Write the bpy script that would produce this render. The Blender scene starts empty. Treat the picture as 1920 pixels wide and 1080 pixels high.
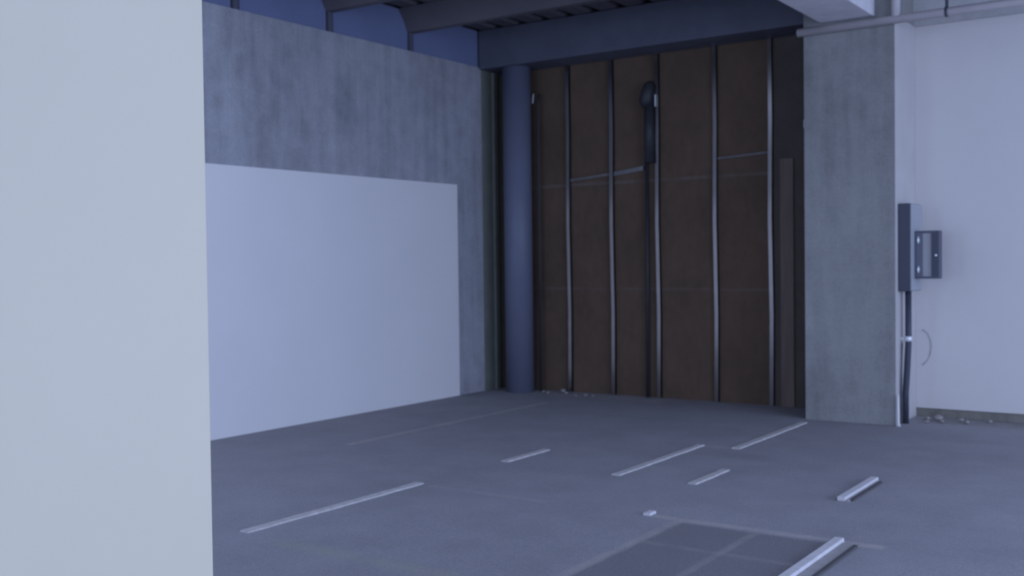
import bpy, bmesh, math, random
from mathutils import Vector, Matrix

random.seed(7)
S = bpy.context.scene
COL = S.collection

# ------------------------------------------------------------------ camera, light, exposure
FOCAL_PX, YAW, PITCH, ROLL, CAM_H = 1998.907, 0.605289, -0.0248545, -0.0123797, 1.65
cam_data = bpy.data.cameras.new('camera')
cam = bpy.data.objects.new('camera', cam_data)
COL.objects.link(cam)
cam_data.sensor_fit = 'HORIZONTAL'
cam_data.sensor_width = 36.0
cam_data.lens = FOCAL_PX / 1920.0 * 36.0
cam_data.clip_start = 0.05
fwd = Vector((-math.sin(YAW) * math.cos(PITCH), math.cos(YAW) * math.cos(PITCH), math.sin(PITCH)))
rt = Vector((math.cos(YAW), math.sin(YAW), 0))
up = rt.cross(fwd)
r2 = rt * math.cos(ROLL) + up * math.sin(ROLL)
u2 = up * math.cos(ROLL) - rt * math.sin(ROLL)
cam.matrix_world = Matrix(((r2.x, u2.x, -fwd.x, 0), (r2.y, u2.y, -fwd.y, 0), (r2.z, u2.z, -fwd.z, CAM_H), (0, 0, 0, 1)))
cam_data.dof.use_dof = True                       # a soft phone lens: the back of the hall is slightly out of focus
cam_data.dof.focus_distance = 3.4
cam_data.dof.aperture_fstop = 4.0
S.camera = cam

world = bpy.data.worlds.new('overcast_daylight')
S.world = world
world.use_nodes = True
bg = world.node_tree.nodes['Background']
bg.inputs['Color'].default_value = (0.46, 0.61, 1.0, 1)
bg.inputs['Strength'].default_value = 0.62

def area_light(name, loc, rot, sx, sy, watts, color):
    d = bpy.data.lights.new(name, 'AREA')
    d.shape = 'RECTANGLE'; d.size = sx; d.size_y = sy; d.energy = watts; d.color = color
    o = bpy.data.objects.new(name, d); COL.objects.link(o)
    o.location = loc; o.rotation_euler = rot
    return o
LC = (0.50, 0.635, 1.0)
# overhead fill: unseen area lights added above the view over side aisle and main hall
area_light('aisle_fill', (-5.5, 3.4, 4.30), (0, 0, 0), 3.4, 6.2, 85, LC)
area_light('hall_fill', (3.9, 4.6, 4.40), (0, 0, 0), 7.4, 11.0, 430, LC)
# daylight through the tall open bay on the right side of the hall, and the one behind the photographer
area_light('bay_daylight', (7.9, 4.8, 2.1), (0, math.radians(90), 0), 3.9, 13.0, 930, LC)
area_light('rear_daylight', (-2.0, -6.5, 2.1), (math.radians(90), 0, 0), 11.0, 3.9, 640, LC)

S.view_settings.view_transform = 'Standard'
S.view_settings.look = 'None'
S.view_settings.exposure = 0.0
S.view_settings.gamma = 1.0
S.view_settings.use_curve_mapping = False
S.cycles.use_denoising = True
S.cycles.max_bounces = 8
S.cycles.diffuse_bounces = 5

# ------------------------------------------------------------------ materials
class NT:
    def __init__(self, name, rough=0.85, metal=0.0, spec=0.3):
        self.m = bpy.data.materials.new(name); self.m.use_nodes = True
        self.t = self.m.node_tree; self.n = self.t.nodes; self.l = self.t.links
        self.b = self.n['Principled BSDF']
        self.b.inputs['Roughness'].default_value = rough
        self.b.inputs['Metallic'].default_value = metal
        self.b.inputs['Specular IOR Level'].default_value = spec
        self.tc = self.n.new('ShaderNodeTexCoord')
    def coords(self, scale=(1, 1, 1)):
        mp = self.n.new('ShaderNodeMapping'); mp.inputs['Scale'].default_value = scale
        self.l.new(self.tc.outputs['Object'], mp.inputs['Vector'])
        return mp.outputs['Vector']
    def noise(self, scale, detail=5, rough=0.6, stretch=(1, 1, 1)):
        nz = self.n.new('ShaderNodeTexNoise')
        nz.inputs['Scale'].default_value = scale; nz.inputs['Detail'].default_value = detail
        nz.inputs['Roughness'].default_value = rough
        self.l.new(self.coords(stretch), nz.inputs['Vector'])
        return nz.outputs['Fac']
    def math(self, op, a, b=0.0, c=0.0):
        k = self.n.new('ShaderNodeMath'); k.operation = op
        for i, v in enumerate((a, b, c)):
            if isinstance(v, (int, float)): k.inputs[i].default_value = v
            else: self.l.new(v, k.inputs[i])
        return k.outputs[0]
    def remap(self, v, a, b, c, d, smooth=True):
        k = self.n.new('ShaderNodeMapRange')
        k.interpolation_type = 'SMOOTHSTEP' if smooth else 'LINEAR'
        self.l.new(v, k.inputs['Value'])
        for nm, x in zip(('From Min', 'From Max', 'To Min', 'To Max'), (a, b, c, d)): k.inputs[nm].default_value = x
        return k.outputs['Result']
    def ramp(self, v, stops):
        k = self.n.new('ShaderNodeValToRGB'); e = k.color_ramp.elements
        while len(e) < len(stops): e.new(0.5)
        for el, (p, c) in zip(e, stops): el.position = p; el.color = (*c, 1)
        self.l.new(v, k.inputs['Fac'])
        return k.outputs['Color']
    def mix(self, f, a, b):
        k = self.n.new('ShaderNodeMix'); k.data_type = 'RGBA'
        if isinstance(f, (int, float)): k.inputs[0].default_value = f
        else: self.l.new(f, k.inputs[0])
        for i, v in ((6, a), (7, b)):
            if isinstance(v, tuple): k.inputs[i].default_value = (*v, 1)
            else: self.l.new(v, k.inputs[i])
        return k.outputs[2]
    def color(self, c):
        if isinstance(c, tuple): self.b.inputs['Base Color'].default_value = (*c, 1)
        else: self.l.new(c, self.b.inputs['Base Color'])
    def bump(self, v, strength=0.2, dist=0.01):
        k = self.n.new('ShaderNodeBump'); k.inputs['Strength'].default_value = strength; k.inputs['Distance'].default_value = dist
        self.l.new(v, k.inputs['Height']); self.l.new(k.outputs['Normal'], self.b.inputs['Normal'])

def sc(c, k): return tuple(x * k for x in c)

def flat(name, c, rough=0.7, metal=0.0, vary=0.06, scale=6.0, spec=0.3, stretch=(1, 1, 1)):
    t = NT(name, rough, metal, spec)
    n = t.noise(scale, 4, 0.6, stretch)
    t.color(t.ramp(n, [(0.3, sc(c, 1 - vary)), (0.7, sc(c, 1 + vary))]))
    return t.m

def concrete(name, c, streak=0.10, contrast=0.16):
    t = NT(name, 0.92)
    big = t.noise(0.9, 4, 0.55)
    mid = t.noise(5.0, 6, 0.65)
    st = t.noise(3.2, 5, 0.6, (2.2, 2.2, 0.22))
    fine = t.noise(60, 3, 0.6)
    v = t.math('ADD', t.math('MULTIPLY', big, 0.35), t.math('MULTIPLY', mid, 0.3))
    v = t.math('ADD', v, t.math('MULTIPLY', st, 0.35))
    col = t.ramp(v, [(0.34, sc(c, 1 - contrast * 1.4)), (0.5, c), (0.66, sc(c, 1 + contrast))])
    pits = t.remap(t.noise(26, 2, 0.5), 0.68, 0.76, 0, 1)
    col = t.mix(t.math('MULTIPLY', pits, 0.22), col, sc(c, 0.55))
    grit = t.ramp(t.noise(42, 3, 0.7), [(0.36, (0.94, 0.94, 0.94)), (0.64, (1.06, 1.06, 1.06))])
    mul = t.n.new('ShaderNodeMix'); mul.data_type = 'RGBA'; mul.blend_type = 'MULTIPLY'; mul.inputs[0].default_value = 1.0
    t.l.new(col, mul.inputs[6]); t.l.new(grit, mul.inputs[7])
    t.color(mul.outputs[2])
    t.bump(t.math('ADD', fine, t.math('MULTIPLY', mid, 0.6)), 0.25, 0.006)
    return t.m

M_CONC = concrete('raw_concrete', (0.315, 0.315, 0.34), contrast=0.24)
M_PILLAR = concrete('pillar_concrete', (0.268, 0.264, 0.255), contrast=0.18)
M_LINTEL = concrete('lintel_concrete', (0.50, 0.49, 0.48), contrast=0.10)
M_PALE = concrete('pale_beam_concrete', (0.66, 0.63, 0.66), contrast=0.10)
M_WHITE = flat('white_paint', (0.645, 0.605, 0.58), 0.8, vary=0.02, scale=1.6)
M_PSIDE = flat('greyer_white_paint', (0.47, 0.44, 0.43), 0.8, vary=0.05, scale=2.5)  # greyer white for the side face of the far pillar
M_BOARD = flat('white_board', (0.72, 0.69, 0.68), 0.75, vary=0.018, scale=1.2)
M_NEAR = flat('near_white_paint', (0.625, 0.565, 0.44), 0.8, vary=0.015, scale=1.5)
M_STEEL = flat('dark_painted_steel', (0.095, 0.098, 0.128), 0.6, vary=0.10, scale=3)
M_DECK = flat('dark_metal_deck', (0.11, 0.10, 0.11), 0.65, vary=0.12, scale=2)
M_BLUE = flat('blue_infill_paint', (0.155, 0.18, 0.30), 0.8, vary=0.06, scale=2)
M_PIPE = flat('blue_grey_pipe_paint', (0.13, 0.14, 0.195), 0.5, vary=0.05, scale=3)
M_STUD = flat('galvanised_steel', (0.34, 0.32, 0.31), 0.20, metal=1.0, vary=0.15, scale=9, stretch=(1, 1, 0.3))
M_BAR = flat('dull_galvanised_bar', (0.135, 0.12, 0.115), 0.6, metal=0.0, vary=0.2, scale=8)
M_WOOD = flat('brown_board', (0.148, 0.108, 0.090), 0.8, vary=0.15, scale=5, stretch=(4, 4, 0.4))
M_GAP_SHADE = flat('gap_shade_strip', (0.085, 0.068, 0.058), 0.9, vary=0.1)
M_RETURN = flat('dark_green_grey_board', (0.17, 0.175, 0.15), 0.85, vary=0.12, scale=4)
M_CABINET = flat('dark_blue_grey_enamel', (0.060, 0.066, 0.088), 0.45, vary=0.04)
M_COVER = flat('grey_enamel_cover', (0.33, 0.34, 0.37), 0.4, vary=0.04)
M_HINGE = flat('blue_grey_plate', (0.13, 0.135, 0.17), 0.5, vary=0.05)
M_SWITCHD = flat('slate_enamel', (0.08, 0.086, 0.115), 0.45, vary=0.04)
M_INSET = flat('pale_grey_mounting_plate', (0.33, 0.33, 0.34), 0.5, vary=0.04)
M_BLACK = flat('black_plastic', (0.035, 0.035, 0.040), 0.5, vary=0.1)
M_CLAMP = flat('bright_metal', (0.75, 0.75, 0.75), 0.3, metal=0.3, vary=0.05)
M_DCOND = flat('navy_black_conduit', (0.045, 0.05, 0.07), 0.45, vary=0.1)
M_WPIPE = flat('white_plastic', (0.62, 0.60, 0.60), 0.45, vary=0.03)
M_COND = flat('pale_grey_conduit', (0.50, 0.46, 0.46), 0.55, vary=0.06, scale=4)
M_STRIP = flat('worn_white_strip', (0.50, 0.47, 0.46), 0.8, vary=0.18, scale=14)
M_STRIPB = flat('clean_white_strip', (0.58, 0.55, 0.56), 0.7, vary=0.08, scale=14)
M_STRIPG = flat('grey_strip_tray', (0.33, 0.31, 0.31), 0.75, vary=0.1, scale=14)
M_STRIP_SHADE = flat('strip_shade', (0.085, 0.08, 0.085), 0.85, vary=0.1)
M_CRUMB = flat('pale_plaster', (0.27, 0.25, 0.24), 0.9, vary=0.2, scale=20)
M_BASE = concrete('dirty_base_concrete', (0.20, 0.185, 0.16), contrast=0.35)

def brown_wall_material():
    t = NT('brown_insulation_board', 0.9)
    a = t.noise(1.6, 4, 0.6); b = t.noise(14, 5, 0.6, (1, 1, 0.5))
    v = t.math('ADD', t.math('MULTIPLY', a, 0.6), t.math('MULTIPLY', b, 0.4))
    c = (0.105, 0.070, 0.048)
    col = t.ramp(v, [(0.33, sc(c, 0.82)), (0.67, sc(c, 1.18))])
    sep = t.n.new('ShaderNodeSeparateXYZ'); t.l.new(t.tc.outputs['Object'], sep.inputs[0])
    z = t.math('ADD', sep.outputs['Z'], t.math('MULTIPLY', t.math('SUBTRACT', a, 0.5), 0.03))
    for z0, amt in ((1.30, 0.25), (2.60, 0.45)):          # pale joints between the rows of boards
        d = t.math('ABSOLUTE', t.math('SUBTRACT', z, z0))
        line = t.remap(d, 0.008, 0.030, amt, 0.0)
        col = t.mix(t.math('MULTIPLY', line, t.remap(t.noise(3, 3), 0.35, 0.6, 0.3, 1)), col, (0.16, 0.13, 0.12))
    t.color(col); t.bump(b, 0.2, 0.006)
    return t.m
M_BROWN = brown_wall_material()

def floor_material():
    t = NT('worn_concrete_floor', 0.80, 0.0, 0.35)
    big = t.noise(0.35, 4, 0.55); mid = t.noise(2.3, 6, 0.62); fine = t.noise(26, 4, 0.65)
    v = t.math('ADD', t.math('MULTIPLY', big, 0.4), t.math('ADD', t.math('MULTIPLY', mid, 0.35), t.math('MULTIPLY', fine, 0.25)))
    c = (0.285, 0.275, 0.295)
    col = t.ramp(v, [(0.34, sc(c, 0.80)), (0.5, c), (0.66, sc(c, 1.18))])
    sep = t.n.new('ShaderNodeSeparateXYZ'); t.l.new(t.tc.outputs['Object'], sep.inputs[0])
    wob = t.noise(5, 3)
    x = t.math('ADD', sep.outputs['X'], t.math('MULTIPLY', t.math('SUBTRACT', wob, 0.5), 0.03))
    y = t.math('ADD', sep.outputs['Y'], t.math('MULTIPLY', t.math('SUBTRACT', t.noise(6, 3), 0.5), 0.03))
    wear = t.remap(t.noise(4.5, 5, 0.7), 0.30, 0.62, 0.25, 1)
    def rect(x0, x1, y0, y1, s):
        a = t.math('MULTIPLY', t.remap(x, x0 - s, x0 + s, 0, 1), t.remap(x, x1 - s, x1 + s, 1, 0))
        b = t.math('MULTIPLY', t.remap(y, y0 - s, y0 + s, 0, 1), t.remap(y, y1 - s, y1 + s, 1, 0))
        return t.math('MULTIPLY', a, b)
    # patch of darker, newer screed with its grid of pale joints
    col = t.mix(t.math('MULTIPLY', rect(-2.93, -1.95, 3.0, 6.06, 0.03), 0.62), col, sc(c, 0.52))
    pale = (0.42, 0.38, 0.36)
    for x0, x1, y0, y1, s, amt in (
            (-3.16, -1.70, 6.09, 6.17, 0.02, 0.80), (-2.99, -2.92, 3.0, 6.12, 0.02, 0.48),
            (-2.46, -2.41, 3.0, 6.05, 0.015, 0.34), (-2.92, -1.98, 5.50, 5.56, 0.02, 0.20),
            (-4.98, -3.95, 6.07, 6.13, 0.025, 0.34), (-4.02, -3.62, 8.64, 8.74, 0.03, 0.50),
            (-3.60, -3.30, 7.80, 7.88, 0.05, 0.16), (-6.79, -6.71, 7.10, 10.42, 0.022, 0.85),
            (-7.9, -5.6, 11.0, 11.40, 0.10, 0.34), (-3.56, -3.50, 8.7, 10.0, 0.04, 0.12)):
        col = t.mix(t.math('MULTIPLY', t.math('MULTIPLY', rect(x0, x1, y0, y1, s), wear), amt), col, pale)
    col = t.mix(t.math('MULTIPLY', t.math('MULTIPLY', rect(-4.75, -3.40, 4.30, 4.46, 0.06), wear), 0.40), col, (0.33, 0.33, 0.27))
    col = t.mix(t.math('MULTIPLY', rect(-3.9, -3.2, 8.25, 8.5, 0.1), 0.22), col, sc(c, 0.5))
    # dirt band at the foot of the white wall
    col = t.mix(t.math('MULTIPLY', t.math('MULTIPLY', rect(-2.7, 8, 11.0, 11.6, 0.12), wear), 0.5), col, (0.17, 0.155, 0.125))
    grit = t.ramp(t.noise(75, 3, 0.7), [(0.36, (0.86, 0.86, 0.86)), (0.64, (1.14, 1.14, 1.14))])
    mul = t.n.new('ShaderNodeMix'); mul.data_type = 'RGBA'; mul.blend_type = 'MULTIPLY'; mul.inputs[0].default_value = 1.0
    t.l.new(col, mul.inputs[6]); t.l.new(grit, mul.inputs[7])
    t.color(mul.outputs[2])
    t.bump(t.math('ADD', fine, mid), 0.12, 0.004)
    return t.m
M_FLOOR = floor_material()

# ------------------------------------------------------------------ mesh helpers
def add_box(bm, x0, x1, y0, y1, z0, z1, mi=0):
    vs = [bm.verts.new((x, y, z)) for x in (x0, x1) for y in (y0, y1) for z in (z0, z1)]
    for q in ((0, 1, 3, 2), (4, 6, 7, 5), (0, 4, 5, 1), (2, 3, 7, 6), (0, 2, 6, 4), (1, 5, 7, 3)):
        f = bm.faces.new([vs[i] for i in q]); f.material_index = mi
    return vs

def add_prism(bm, prof, axis, a0, a1):
    """closed profile swept along 'x', 'y' or 'z'; profile points are the two other coordinates in order"""
    def P(p, a):
        return {'x': (a, p[0], p[1]), 'y': (p[0], a, p[1]), 'z': (p[0], p[1], a)}[axis]
    A = [bm.verts.new(P(p, a0)) for p in prof]; B = [bm.verts.new(P(p, a1)) for p in prof]
    n = len(prof)
    for i in range(n):
        bm.faces.new((A[i], A[(i + 1) % n], B[(i + 1) % n], B[i]))
    bm.faces.new(A[::-1]); bm.faces.new(B)

def add_tube(bm, pts, r, seg=12):
    pts = [Vector(p) for p in pts]; rings = []
    for i, p in enumerate(pts):
        d = (pts[min(i + 1, len(pts) - 1)] - pts[max(i - 1, 0)]).normalized()
        ref = Vector((0, 0, 1)) if abs(d.z) < 0.9 else Vector((1, 0, 0))
        u = d.cross(ref).normalized(); w = d.cross(u)
        rr = r[i] if isinstance(r, (list, tuple)) else r
        rings.append([bm.verts.new(p + (u * math.cos(2 * math.pi * k / seg) + w * math.sin(2 * math.pi * k / seg)) * rr) for k in range(seg)])
    for a, b in zip(rings, rings[1:]):
        for k in range(seg):
            f = bm.faces.new((a[k], a[(k + 1) % seg], b[(k + 1) % seg], b[k])); f.smooth = True
    bm.faces.new(rings[0][::-1]); bm.faces.new(rings[-1])

def obj(name, bm, mats, parent=None, bevel=0.0, origin=None):
    bmesh.ops.recalc_face_normals(bm, faces=bm.faces)
    if origin is not None:
        bmesh.ops.translate(bm, vec=-Vector(origin), verts=bm.verts)
    me = bpy.data.meshes.new(name); bm.to_mesh(me); bm.free()
    for m in (mats if isinstance(mats, (list, tuple)) else [mats]): me.materials.append(m)
    o = bpy.data.objects.new(name, me); COL.objects.link(o)
    if origin is not None: o.location = origin
    if parent is not None:
        o.parent = parent
        w, q = Vector((0, 0, 0)), parent
        while q is not None: w += q.location; q = q.parent
        o.location = Vector(origin or (0, 0, 0)) - w
    if bevel:
        b = o.modifiers.new('bevel', 'BEVEL'); b.width = bevel; b.segments = 2; b.limit_method = 'ANGLE'
    return o

def box(name, b, mats, parent=None, bevel=0.0):
    bm = bmesh.new(); add_box(bm, *b)
    return obj(name, bm, mats, parent, bevel)

def struct(o):
    o['kind'] = 'structure'; return o

def tag(o, label, cat, group=None):
    o['label'] = label; o['category'] = cat; o['kind'] = 'thing'
    if group: o['group'] = group
    return o

def thing(name, loc, label, cat, group=None):
    o = bpy.data.objects.new(name, None); COL.objects.link(o); o.location = loc
    o.empty_display_size = 0.2
    return tag(o, label, cat, group)

# ------------------------------------------------------------------ the hall
XL, YB = -8.053, 11.451          # left wall face, back wall face
DECK = 4.58
PX0, PX1 = -3.735, -2.835       # pillar row
struct(box('floor', (-9.0, 8.0, -6.8, 12.0, -0.15, 0.0), M_FLOOR))

wl = bmesh.new(); add_box(wl, XL - 0.30, XL, -6.5, 11.0, 0, 4.117)
struct(obj('wall_left', wl, M_CONC))
bm = bmesh.new(); add_box(bm, XL - 0.30, XL - 0.01, 11.0, YB, 0, 4.117)
struct(obj('trim_1', bm, M_RETURN))
bm = bmesh.new(); add_box(bm, -4.355, PX0 + 0.3, YB - 0.012, YB - 0.001, 0, 4.088)
struct(obj('trim_3', bm, M_GAP_SHADE))                       # thin dark board by the pillar, shade put into its colour
bm = bmesh.new(); add_box(bm, XL - 0.3, PX1, YB, YB + 0.25, 0, DECK)
struct(obj('wall_back', bm, M_BROWN))
bm = bmesh.new(); add_box(bm, PX1 + 0.001, 8.0, YB - 0.03, YB + 0.25, 0.09, 4.0)
struct(obj('wall_right', bm, M_WHITE))
bm = bmesh.new(); add_box(bm, PX1 + 0.001, 8.0, YB - 0.015, YB + 0.25, 0.0, 0.09)
struct(obj('baseboard_right', bm, M_BASE))
bm = bmesh.new(); add_box(bm, PX1 + 0.001, 8.0, YB - 0.10, YB + 0.25, 4.0, DECK)
struct(obj('trim_2', bm, M_LINTEL))                       # grey concrete band above the white wall

# corrugated steel deck, flutes running away from the back wall
bm = bmesh.new()
prof = []
pitch = 0.345
x = -7.655 - 4 * pitch
while x < 8.0:
    prof += [(x, DECK), (x + 0.19, DECK), (x + 0.215, DECK + 0.075), (x + pitch - 0.025, DECK + 0.075)]
    x += pitch
prof += [(x, DECK), (x, DECK + 0.2), (-7.655 - 4 * pitch, DECK + 0.2)]
add_prism(bm, prof, 'y', -6.8, 12.0)
struct(obj('ceiling', bm, M_DECK))

# near white pillar (left edge of the picture) and far concrete pillar with a white side, same row
bm = bmesh.new(); add_box(bm, PX0, PX1, 1.25, 2.33, 0, DECK - 0.002)
tag(obj('white_pillar', bm, M_NEAR, bevel=0.006), 'white painted pillar close to the camera, filling the left edge of the view', 'pillar')

bm = bmesh.new()
for z0, z1, mi in ((0.0, 4.0, 1), (4.0, DECK - 0.002, 0)):
    vs = add_box(bm, PX0, PX1, 10.66, YB - 0.001, z0, z1)
bm.faces.ensure_lookup_table()
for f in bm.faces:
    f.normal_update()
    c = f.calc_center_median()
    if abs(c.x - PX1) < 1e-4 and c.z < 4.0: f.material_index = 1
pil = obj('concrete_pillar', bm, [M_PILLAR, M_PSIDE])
tag(pil, 'grey concrete pillar with white painted side between brown wall and white wall', 'pillar')

# concrete beam between the two pillars
bm = bmesh.new(); add_box(bm, -3.55, -3.02, 2.332, 10.658, 4.0, DECK - 0.002)
tag(obj('concrete_beam', bm, M_PALE, bevel=0.01), 'pale concrete beam meeting the top of the grey concrete pillar', 'beam')

# dark steel beam on top of the brown wall
bm = bmesh.new()
add_box(bm, XL + 0.002, PX0 - 0.002, 10.95, YB - 0.002, 4.09, DECK - 0.004)
tag(obj('steel_beam', bm, M_STEEL, bevel=0.012), 'deep dark steel beam running along the top of the brown wall', 'beam')

# joists: tapered, resting on short posts on the left wall
JY = [7.02, 8.31, 9.645]
JL = ['dark ceiling joist nearest the steel beam over the brown wall',
      'second dark ceiling joist out from the steel beam over the brown wall',
      'third dark ceiling joist out from the steel beam, at the top edge of the view']
for y, lab in zip(JY, JL[::-1]):
    t = thing('ceiling_joist', (XL, y, 4.117), lab, 'joist', 'joists above the concrete wall')
    bm = bmesh.new()
    pr = [(y - 0.05, 4.33), (y + 0.05, 4.33), (y + 0.12, 4.46), (y + 0.21, DECK - 0.002), (y - 0.21, DECK - 0.002), (y - 0.12, 4.46)]
    add_prism(bm, pr, 'x', XL - 0.25, -3.56)
    obj('stem', bm, M_DECK, t)
    bm = bmesh.new(); add_box(bm, XL - 0.10, XL - 0.004, y - 0.03, y + 0.03, 4.117, 4.33)
    obj('bearing_post', bm, M_STEEL, t)

# blue infill panels standing on the left wall between the posts
ys = [5.70] + JY + [11.3]
PL = ['blue infill panel above the concrete wall, beside the white pillar edge',
      'widest blue infill panel above the concrete wall, second from the white pillar',
      'blue infill panel above the concrete wall between the two dark posts in full view',
      'blue infill panel above the concrete wall next to the corner pipe']
for a, b, lab in zip(ys, ys[1:], PL):
    bm = bmesh.new()
    g = 0.004
    pr = [(a + 0.05 + g, 4.118), (a + 0.05 + g, 4.33), (a + 0.12 + g, 4.46), (a + 0.21 + g, DECK - 0.003)]
    if b < 11.2: pr += [(b - 0.21 - g, DECK - 0.003), (b - 0.12 - g, 4.46), (b - 0.05 - g, 4.33), (b - 0.05 - g, 4.118)]
    else: pr += [(b - g, DECK - 0.003), (b - g, 4.118)]
    add_prism(bm, pr, 'x', XL - 0.08, XL - 0.02)
    tag(obj('infill_panel', bm, M_BLUE, origin=(XL - 0.05, (a + b) / 2, 4.118)), lab, 'infill panel', 'blue panels above the concrete wall')

# white board on the lower left wall
bm = bmesh.new(); add_box(bm, XL + 0.001, XL + 0.022, -2.0, 10.45, 0.0, 2.606)
tag(obj('wall_board', bm, M_BOARD, bevel=0.003, origin=(XL, 4.2, 0)), 'large plain white board covering the lower half of the concrete wall', 'board')

# round pipe in the corner
bm = bmesh.new(); add_tube(bm, [(-7.615, 11.16, 0), (-7.615, 11.16, 4.088)], 0.178, 40)
tag(obj('corner_pipe', bm, M_PIPE, origin=(-7.615, 11.16, 0)), 'thick round blue-grey pipe standing floor to beam in the corner', 'pipe')
bm = bmesh.new(); add_tube(bm, [(XL + 0.16, 11.33, 0), (XL + 0.16, 11.33, 4.088)], 0.014, 8)
tag(obj('corner_cable', bm, M_COND, origin=(XL + 0.16, 11.33, 0)), 'thin vertical cable behind the thick corner pipe', 'cable')
bm = bmesh.new(); add_tube(bm, [(-7.41, 11.33, 0), (-7.41, 11.34, 1.8), (-7.412, 11.33, 3.66), (-7.405, 11.36, 3.76)], 0.015, 8)
t = thing('black_cable', (-7.405, 11.33, 0), 'black cable hanging down the right side of the thick corner pipe', 'cable')
obj('cord', bm, M_BLACK, t)
bm = bmesh.new(); add_tube(bm, [(-7.455, 11.28, 3.64), (-7.44, 11.28, 3.76)], 0.010, 6)
obj('glint_sliver', bm, M_COND, t)  # pale sliver modelled as a small glint by the pipe

bm = bmesh.new(); add_box(bm, XL - 0.008, XL + 0.03, 11.24, 11.31, 0, 4.088)
tag(obj('corner_batten', bm, M_RETURN, origin=(XL, 11.275, 0)), 'dark upright batten in the corner left of the thick round pipe', 'batten')

# metal studs on the brown wall
def stud_bm(x, w=0.044, d=0.05, ztop=4.088):
    bm = bmesh.new()
    y0, y1 = YB - d, YB - 0.002
    k = 0.003
    pr = [(x - w / 2, y0), (x + w / 2, y0), (x + w / 2, y0 + 0.012), (x + w / 2 - k, y0 + 0.012), (x + w / 2 - k, y0 + k),
          (x - w / 2 + k, y0 + k), (x - w / 2 + k, y1 - k), (x + w / 2, y1 - k), (x + w / 2, y1), (x - w / 2, y1)]
    zs = [0.0, 1.0, 2.1, 3.2, ztop]
    jit = [0.0, 0.008, -0.006, 0.004, 0.0]
    rings = [[bm.verts.new((px + jit[i], py, z)) for px, py in pr] for i, z in enumerate(zs)]
    n = len(pr)
    for a, b in zip(rings, rings[1:]):
        for i in range(n): bm.faces.new((a[i], a[(i + 1) % n], b[(i + 1) % n], b[i]))
    bm.faces.new(rings[0][::-1]); bm.faces.new(rings[-1])
    return bm
SX = [-7.02, -6.40, -5.78, -5.045, -4.385]
SLAB = ['leftmost metal stud on the brown wall, nearest the corner pipe',
        'metal stud on the brown wall, second from the corner pipe',
        'metal stud on the brown wall directly right of the black hanging pipe',
        'metal stud on the brown wall, second from the grey concrete pillar',
        'rightmost metal stud on the brown wall, beside the standing brown board']
for x, lab in zip(SX, SLAB):
    tag(obj('metal_stud', stud_bm(x), M_STUD, origin=(x, YB - 0.03, 0)), lab, 'stud', 'metal studs on the brown wall')
def bridging(xa, xb, za, zb, h, label, m):
    bm = bmesh.new(); L = math.hypot(xb - xa, zb - za)
    add_box(bm, xa, xb, YB - 0.035, YB - 0.003, za - h, za + h)
    for v in bm.verts:
        if v.co.x > (xa + xb) / 2: v.co.z += zb - za
    tag(obj('bridging_bar', bm, m, origin=((xa + xb) / 2, YB - 0.02, (za + zb) / 2)), label, 'bar', 'bridging bars between the studs')
bridging(SX[0] + 0.03, SX[1] - 0.03, 2.655, 2.70, 0.016, 'dull thin bridging bar between the two studs nearest the corner pipe', M_BAR)
bridging(SX[1] + 0.03, SX[2] - 0.19, 2.70, 2.748, 0.026, 'bright bridging bar left of the black hanging pipe', M_STUD)
bridging(SX[3] + 0.03, SX[4] - 0.03, 2.80, 2.83, 0.014, 'dull thin bridging bar between the two studs nearest the concrete pillar', M_BAR)

# black pipe hanging beside the third stud
t = thing('hanging_pipe', (-5.87, YB - 0.09, 0), 'black pipe with a bulky head hanging beside the middle metal stud', 'pipe')
bm = bmesh.new(); add_tube(bm, [(-5.865, YB - 0.075, 2.80), (-5.865, YB - 0.075, 3.55)], 0.06, 16)
obj('sleeve', bm, M_BLACK, t)
bm = bmesh.new(); add_tube(bm, [(-5.93, YB - 0.04, 0.0), (-5.92, YB - 0.04, 1.5), (-5.915, YB - 0.05, 2.80)], 0.022, 10)
obj('cord', bm, M_BLACK, t)
bm = bmesh.new(); add_tube(bm, [(-5.90, YB - 0.08, 3.46), (-5.895, YB - 0.09, 3.53), (-5.88, YB - 0.09, 3.62), (-5.855, YB - 0.08, 3.72), (-5.85, YB - 0.07, 3.76)], [0.05, 0.085, 0.08, 0.06, 0.025], 14)
obj('pipe_head', bm, M_BLACK, t)
bm = bmesh.new(); add_box(bm, -5.785, -5.773, YB - 0.085, YB - 0.06, 3.46, 3.60)
obj('clip', bm, M_CLAMP, t)  # bright sliver standing in for a white glint beside the stud

# brown plank standing against the wall by the pillar
bm = bmesh.new(); add_box(bm, -4.275, -4.125, YB - 0.04, YB - 0.0125, 0.0, 2.75)
tag(obj('wooden_plank', bm, M_WOOD, bevel=0.003, origin=(-4.2, YB - 0.02, 0)), 'brown wooden plank standing upright against the brown wall by the pillar', 'plank')
bm = bmesh.new(); add_box(bm, PX0 - 0.02, PX0 - 0.001, 10.70, 10.74, 2.98, 3.06)
tag(obj('wall_clip', bm, M_STRIPB), 'tiny pale clip on the left edge of the grey concrete pillar', 'clip')

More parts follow.
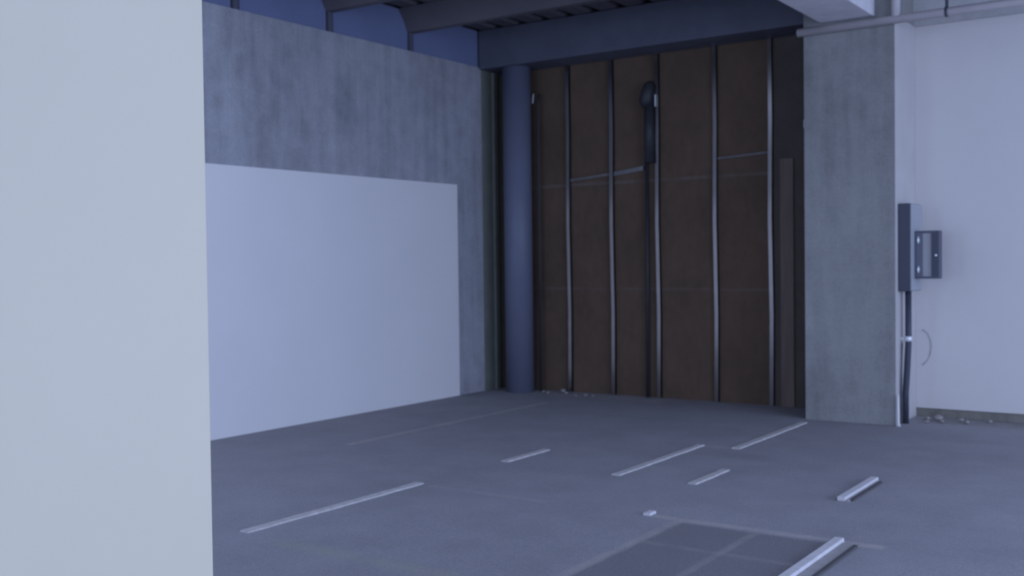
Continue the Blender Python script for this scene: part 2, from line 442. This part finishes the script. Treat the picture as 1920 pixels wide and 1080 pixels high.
# pale conduit crossing the pillar and the white wall
t = thing('conduit', (PX0, 10.60, 3.94), 'long pale horizontal conduit crossing the pillar top and above the white wall', 'conduit')
bm = bmesh.new(); add_tube(bm, [(-3.78, 10.615, 3.93), (-1.5, 10.615, 3.945), (7.8, 10.615, 3.96)], 0.042, 16)
obj('pipe', bm, M_COND, t)
bm = bmesh.new(); add_tube(bm, [(-2.81, 10.61, 3.96), (-2.81, 10.61, DECK)], 0.042, 14)
obj('riser', bm, M_COND, t)
for xx in (-2.345, 0.4, 3.0, 5.6):
    bm = bmesh.new(); add_tube(bm, [(xx - 0.012, 10.615, 3.942), (xx + 0.012, 10.615, 3.942)], 0.05, 16)
    add_box(bm, xx - 0.012, xx + 0.012, 10.60, 10.63, 3.97, DECK)
    obj('hanger', bm, M_CABINET, t)
bm = bmesh.new(); add_tube(bm, [(PX0 - 0.024, 10.775, 0), (PX0 - 0.022, 10.775, 2.0), (PX0 - 0.022, 10.775, 3.92)], 0.020, 10)
tag(obj('drop_cable', bm, M_BLACK, origin=(PX0 - 0.024, 10.775, 0)), 'dark cable running down the left edge of the grey concrete pillar', 'cable')

# electrical cabinet on the white side of the pillar
CX1 = PX1 + 0.125
t = thing('electrical_cabinet', (PX1, 10.9, 1.31), 'tall dark electrical cabinet on the white side of the concrete pillar', 'electrical cabinet')
bm = bmesh.new(); add_box(bm, PX1 + 0.001, CX1 - 0.008, 10.75, 11.15, 1.31, 2.17)
obj('body', bm, M_CABINET, t, bevel=0.006)
bm = bmesh.new(); add_box(bm, CX1 - 0.008, CX1 + 0.006, 10.756, 11.144, 1.316, 2.164)
d = obj('door', bm, M_COVER, t, bevel=0.003)
d['label'] = 'paler grey door of the cabinet'

# open switch box mounted on the cabinet door
t = thing('switch_box', (CX1, 10.93, 1.43), 'small open slate switch box jutting from the dark cabinet before the white wall', 'switch box')
x0, x1, yF, yR, z0, z1 = CX1 + 0.006, -2.475, 10.86, 10.98, 1.432, 1.90
xa, xb = x0 + 0.075, x1 - 0.070
bm = bmesh.new()
add_box(bm, x0, x1, yR - 0.012, yR, z0, z1)                 # back
add_box(bm, x0, x1, yF, yR - 0.012, z1 - 0.022, z1)         # top
add_box(bm, x0, x1, yF, yR - 0.012, z0, z0 + 0.022)         # bottom
add_box(bm, x0, x0 + 0.012, yF, yR - 0.012, z0 + 0.022, z1 - 0.022)
add_box(bm, x1 - 0.012, x1, yF, yR - 0.012, z0 + 0.022, z1 - 0.022)
obj('case', bm, M_SWITCHD, t)
bm = bmesh.new()
for zz in (1.53, 1.78): add_box(bm, x0 + 0.005, x0 + 0.035, yR, YB - 0.031, zz, zz + 0.03)
obj('wall_bracket', bm, M_SWITCHD, t)
bm = bmesh.new(); add_box(bm, x0 + 0.012, xa, yF + 0.006, yR - 0.012, z0 + 0.022, z1 - 0.022)
lp = obj('hinge_plate', bm, M_HINGE, t)
for zz in (z0 + 0.09, z1 - 0.09):
    bm = bmesh.new(); add_tube(bm, [(x0 + 0.036, yF + 0.006, zz), (x0 + 0.036, yF - 0.004, zz)], 0.012, 10)
    add_box(bm, x0 + 0.032, x0 + 0.040, yF - 0.005, yF + 0.006, zz - 0.03, zz + 0.03)
    obj('screw', bm, M_CLAMP, lp)
bm = bmesh.new(); add_box(bm, xa, xb, yF + 0.012, yR - 0.012, z0 + 0.022, z1 - 0.022)
o = obj('mounting_plate', bm, M_INSET, t); o['label'] = 'pale grey inner plate'
bm = bmesh.new(); add_box(bm, xb, x1 - 0.012, yF - 0.002, yR - 0.012, z0 + 0.022, z1 - 0.022)
rp = obj('cover_flange', bm, M_CABINET, t)
bm = bmesh.new(); add_tube(bm, [(x1 - 0.026, yF - 0.002, 1.66), (x1 - 0.026, yF - 0.014, 1.66)], 0.010, 10)
obj('latch', bm, M_CLAMP, rp)

# black conduit from the cabinet down to the floor
t = thing('black_conduit', (-2.77, 10.86, 0), 'black conduit dropping from the dark electrical cabinet to the floor', 'conduit')
bm = bmesh.new(); add_tube(bm, [(-2.765, 10.86, 1.309), (-2.765, 10.86, 0.80), (-2.780, 10.86, 0.50), (-2.793, 10.86, 0.30), (-2.793, 10.86, 0.0)], 0.030, 14)
obj('pipe', bm, M_DCOND, t)
bm = bmesh.new(); add_tube(bm, [(-2.766, 10.86, 0.815), (-2.766, 10.86, 0.865)], 0.036, 14)
add_box(bm, PX1 + 0.001, -2.766, 10.852, 10.868, 0.825, 0.855)
obj('clamp', bm, M_CLAMP, t)
bm = bmesh.new(); add_tube(bm, [(-2.815, 10.83, 0.80), (-2.822, 10.80, 0.5), (-2.826, 10.79, 0.0)], 0.006, 8)
tag(obj('thin_cable', bm, M_CABINET, origin=(-2.826, 10.79, 0)), 'thin dark cable running beside the black conduit to the floor', 'cable')
bm = bmesh.new(); add_tube(bm, [(-2.805, 10.635, 0.0), (-2.805, 10.635, 0.03), (-2.81, 10.64, 0.27), (-2.81, 10.645, 0.31)], [0.026, 0.015, 0.015, 0.010], 12)
tag(obj('white_pipe_stub', bm, M_WPIPE, origin=(-2.805, 10.635, 0)), 'short white pipe stub rising from the floor at the pillar corner', 'pipe')
bm = bmesh.new()
pts = [(-2.765, YB - 0.04, 0.90), (-2.715, YB - 0.036, 0.86), (-2.685, YB - 0.036, 0.79), (-2.678, YB - 0.036, 0.72), (-2.69, YB - 0.036, 0.645), (-2.72, YB - 0.036, 0.58), (-2.765, YB - 0.04, 0.53)]
add_tube(bm, pts, 0.0035, 6)
tag(obj('wire_loop', bm, M_COVER, origin=(-2.765, YB - 0.036, 0.9)), 'thin grey wire loop bowing out on the white wall', 'wire')

# floor strips: flat worn lengths, and two with a tray and painted shadow edge
def flat_strip(x, y0, y1, w, label, m=None, h=0.010):
    bm = bmesh.new(); n = max(2, int((y1 - y0) / 0.15))
    L = [bm.verts.new((x - w / 2 + random.uniform(-.004, .004), y0 + (y1 - y0) * i / n, h)) for i in range(n + 1)]
    R = [bm.verts.new((x + w / 2 + random.uniform(-.004, .004), y0 + (y1 - y0) * i / n, h)) for i in range(n + 1)]
    L0 = [bm.verts.new((v.co.x - 0.004, v.co.y, 0)) for v in L]; R0 = [bm.verts.new((v.co.x + 0.004, v.co.y, 0)) for v in R]
    for i in range(n):
        bm.faces.new((L[i], L[i + 1], R[i + 1], R[i])); bm.faces.new((L0[i], L0[i + 1], L[i + 1], L[i]))
        bm.faces.new((R[i], R[i + 1], R0[i + 1], R0[i])); bm.faces.new((R0[i], R0[i + 1], L0[i + 1], L0[i]))
    bm.faces.new((L0[0], L[0], R[0], R0[0])); bm.faces.new((R0[-1], R[-1], L[-1], L0[-1]))
    tag(obj('floor_strip', bm, m or M_STRIP, origin=(x, (y0 + y1) / 2, 0)), label, 'floor strip', 'pale strips on the concrete floor')
flat_strip(-5.09, 4.42, 6.12, 0.066, 'long pale floor strip nearest the white pillar')
flat_strip(-5.04, 7.15, 7.79, 0.066, 'short pale floor strip alone in the middle of the floor')
flat_strip(-3.99, 7.13, 8.68, 0.062, 'long pale floor strip in mid floor, left of a shorter parallel one')
flat_strip(-3.66, 8.67, 10.39, 0.066, 'pale floor strip running up to the corner of the grey concrete pillar')
flat_strip(-3.355, 7.14, 7.75, 0.062, 'short pale floor strip just right of the long mid-floor one')
flat_strip(-3.195, 6.11, 6.20, 0.045, 'tiny white stub of strip at the corner of the dark floor patch', M_STRIPB, 0.016)

def tray_strip(x, y0, y1, w, label):
    t = thing('floor_strip', (x, (y0 + y1) / 2, 0), label, 'floor strip', 'pale strips on the concrete floor')
    bm = bmesh.new(); add_box(bm, x - w / 2, x - w / 2 + 0.055, y0, y1, 0, 0.030)
    obj('raised_rail', bm, M_STRIPB, t, bevel=0.004)
    bm = bmesh.new(); add_box(bm, x - w / 2 + 0.055, x + w / 2 - 0.022, y0, y1 - 0.03, 0, 0.010)
    o = obj('tray', bm, M_STRIPG, t); o['label'] = 'grey lower band of the strip'
    bm = bmesh.new(); add_box(bm, x + w / 2 - 0.022, x + w / 2, y0 + 0.04, y1 - 0.06, 0, 0.014)  # dark bar in place of the contact shadow
    o = obj('edge', bm, M_STRIP_SHADE, t); o['label'] = 'painted shadow along the strip'
tray_strip(-2.245, 7.16, 7.95, 0.100, 'short raised white floor strip with painted shadow edge, below the white wall')
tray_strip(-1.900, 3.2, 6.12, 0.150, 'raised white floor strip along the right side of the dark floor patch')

# crumbs of plaster at the foot of the walls
def crumb_mesh(r, seed):
    rnd = random.Random(seed); bm = bmesh.new()
    bmesh.ops.create_icosphere(bm, subdivisions=1, radius=r)
    for v in bm.verts:
        v.co *= rnd.uniform(0.7, 1.25); v.co.z *= 0.6
    zmin = min(v.co.z for v in bm.verts)
    for v in bm.verts: v.co.z -= zmin
    me = bpy.data.meshes.new('plaster_crumb'); bm.to_mesh(me); bm.free(); me.materials.append(M_CRUMB)
    return me
def crumbs(spots, label, group):
    for i, (x, y, r) in enumerate(spots):
        o = bpy.data.objects.new('plaster_crumb', crumb_mesh(r, int(1000 * abs(x)) + i)); COL.objects.link(o)
        o.location = (x, y, 0); tag(o, label, 'plaster crumb', group)
crumbs([(-7.05, 11.27, 0.045), (-7.16, 11.10, 0.03), (-6.95, 11.20, 0.025), (-6.64, 11.14, 0.03), (-6.55, 11.16, 0.025), (-6.72, 11.05, 0.02), (-7.3, 11.22, 0.025)],
       'small pale plaster crumb on the floor below the brown wall', 'plaster crumbs below the brown wall')
crumbs([(-2.56, 11.20, 0.045), (-2.50, 11.05, 0.035), (-2.36, 11.25, 0.03), (-2.62, 10.98, 0.025), (-2.28, 11.12, 0.03), (-2.66, 11.16, 0.035), (-2.1, 11.3, 0.025)],
       'small pale plaster crumb on the floor below the white wall', 'plaster crumbs below the white wall')
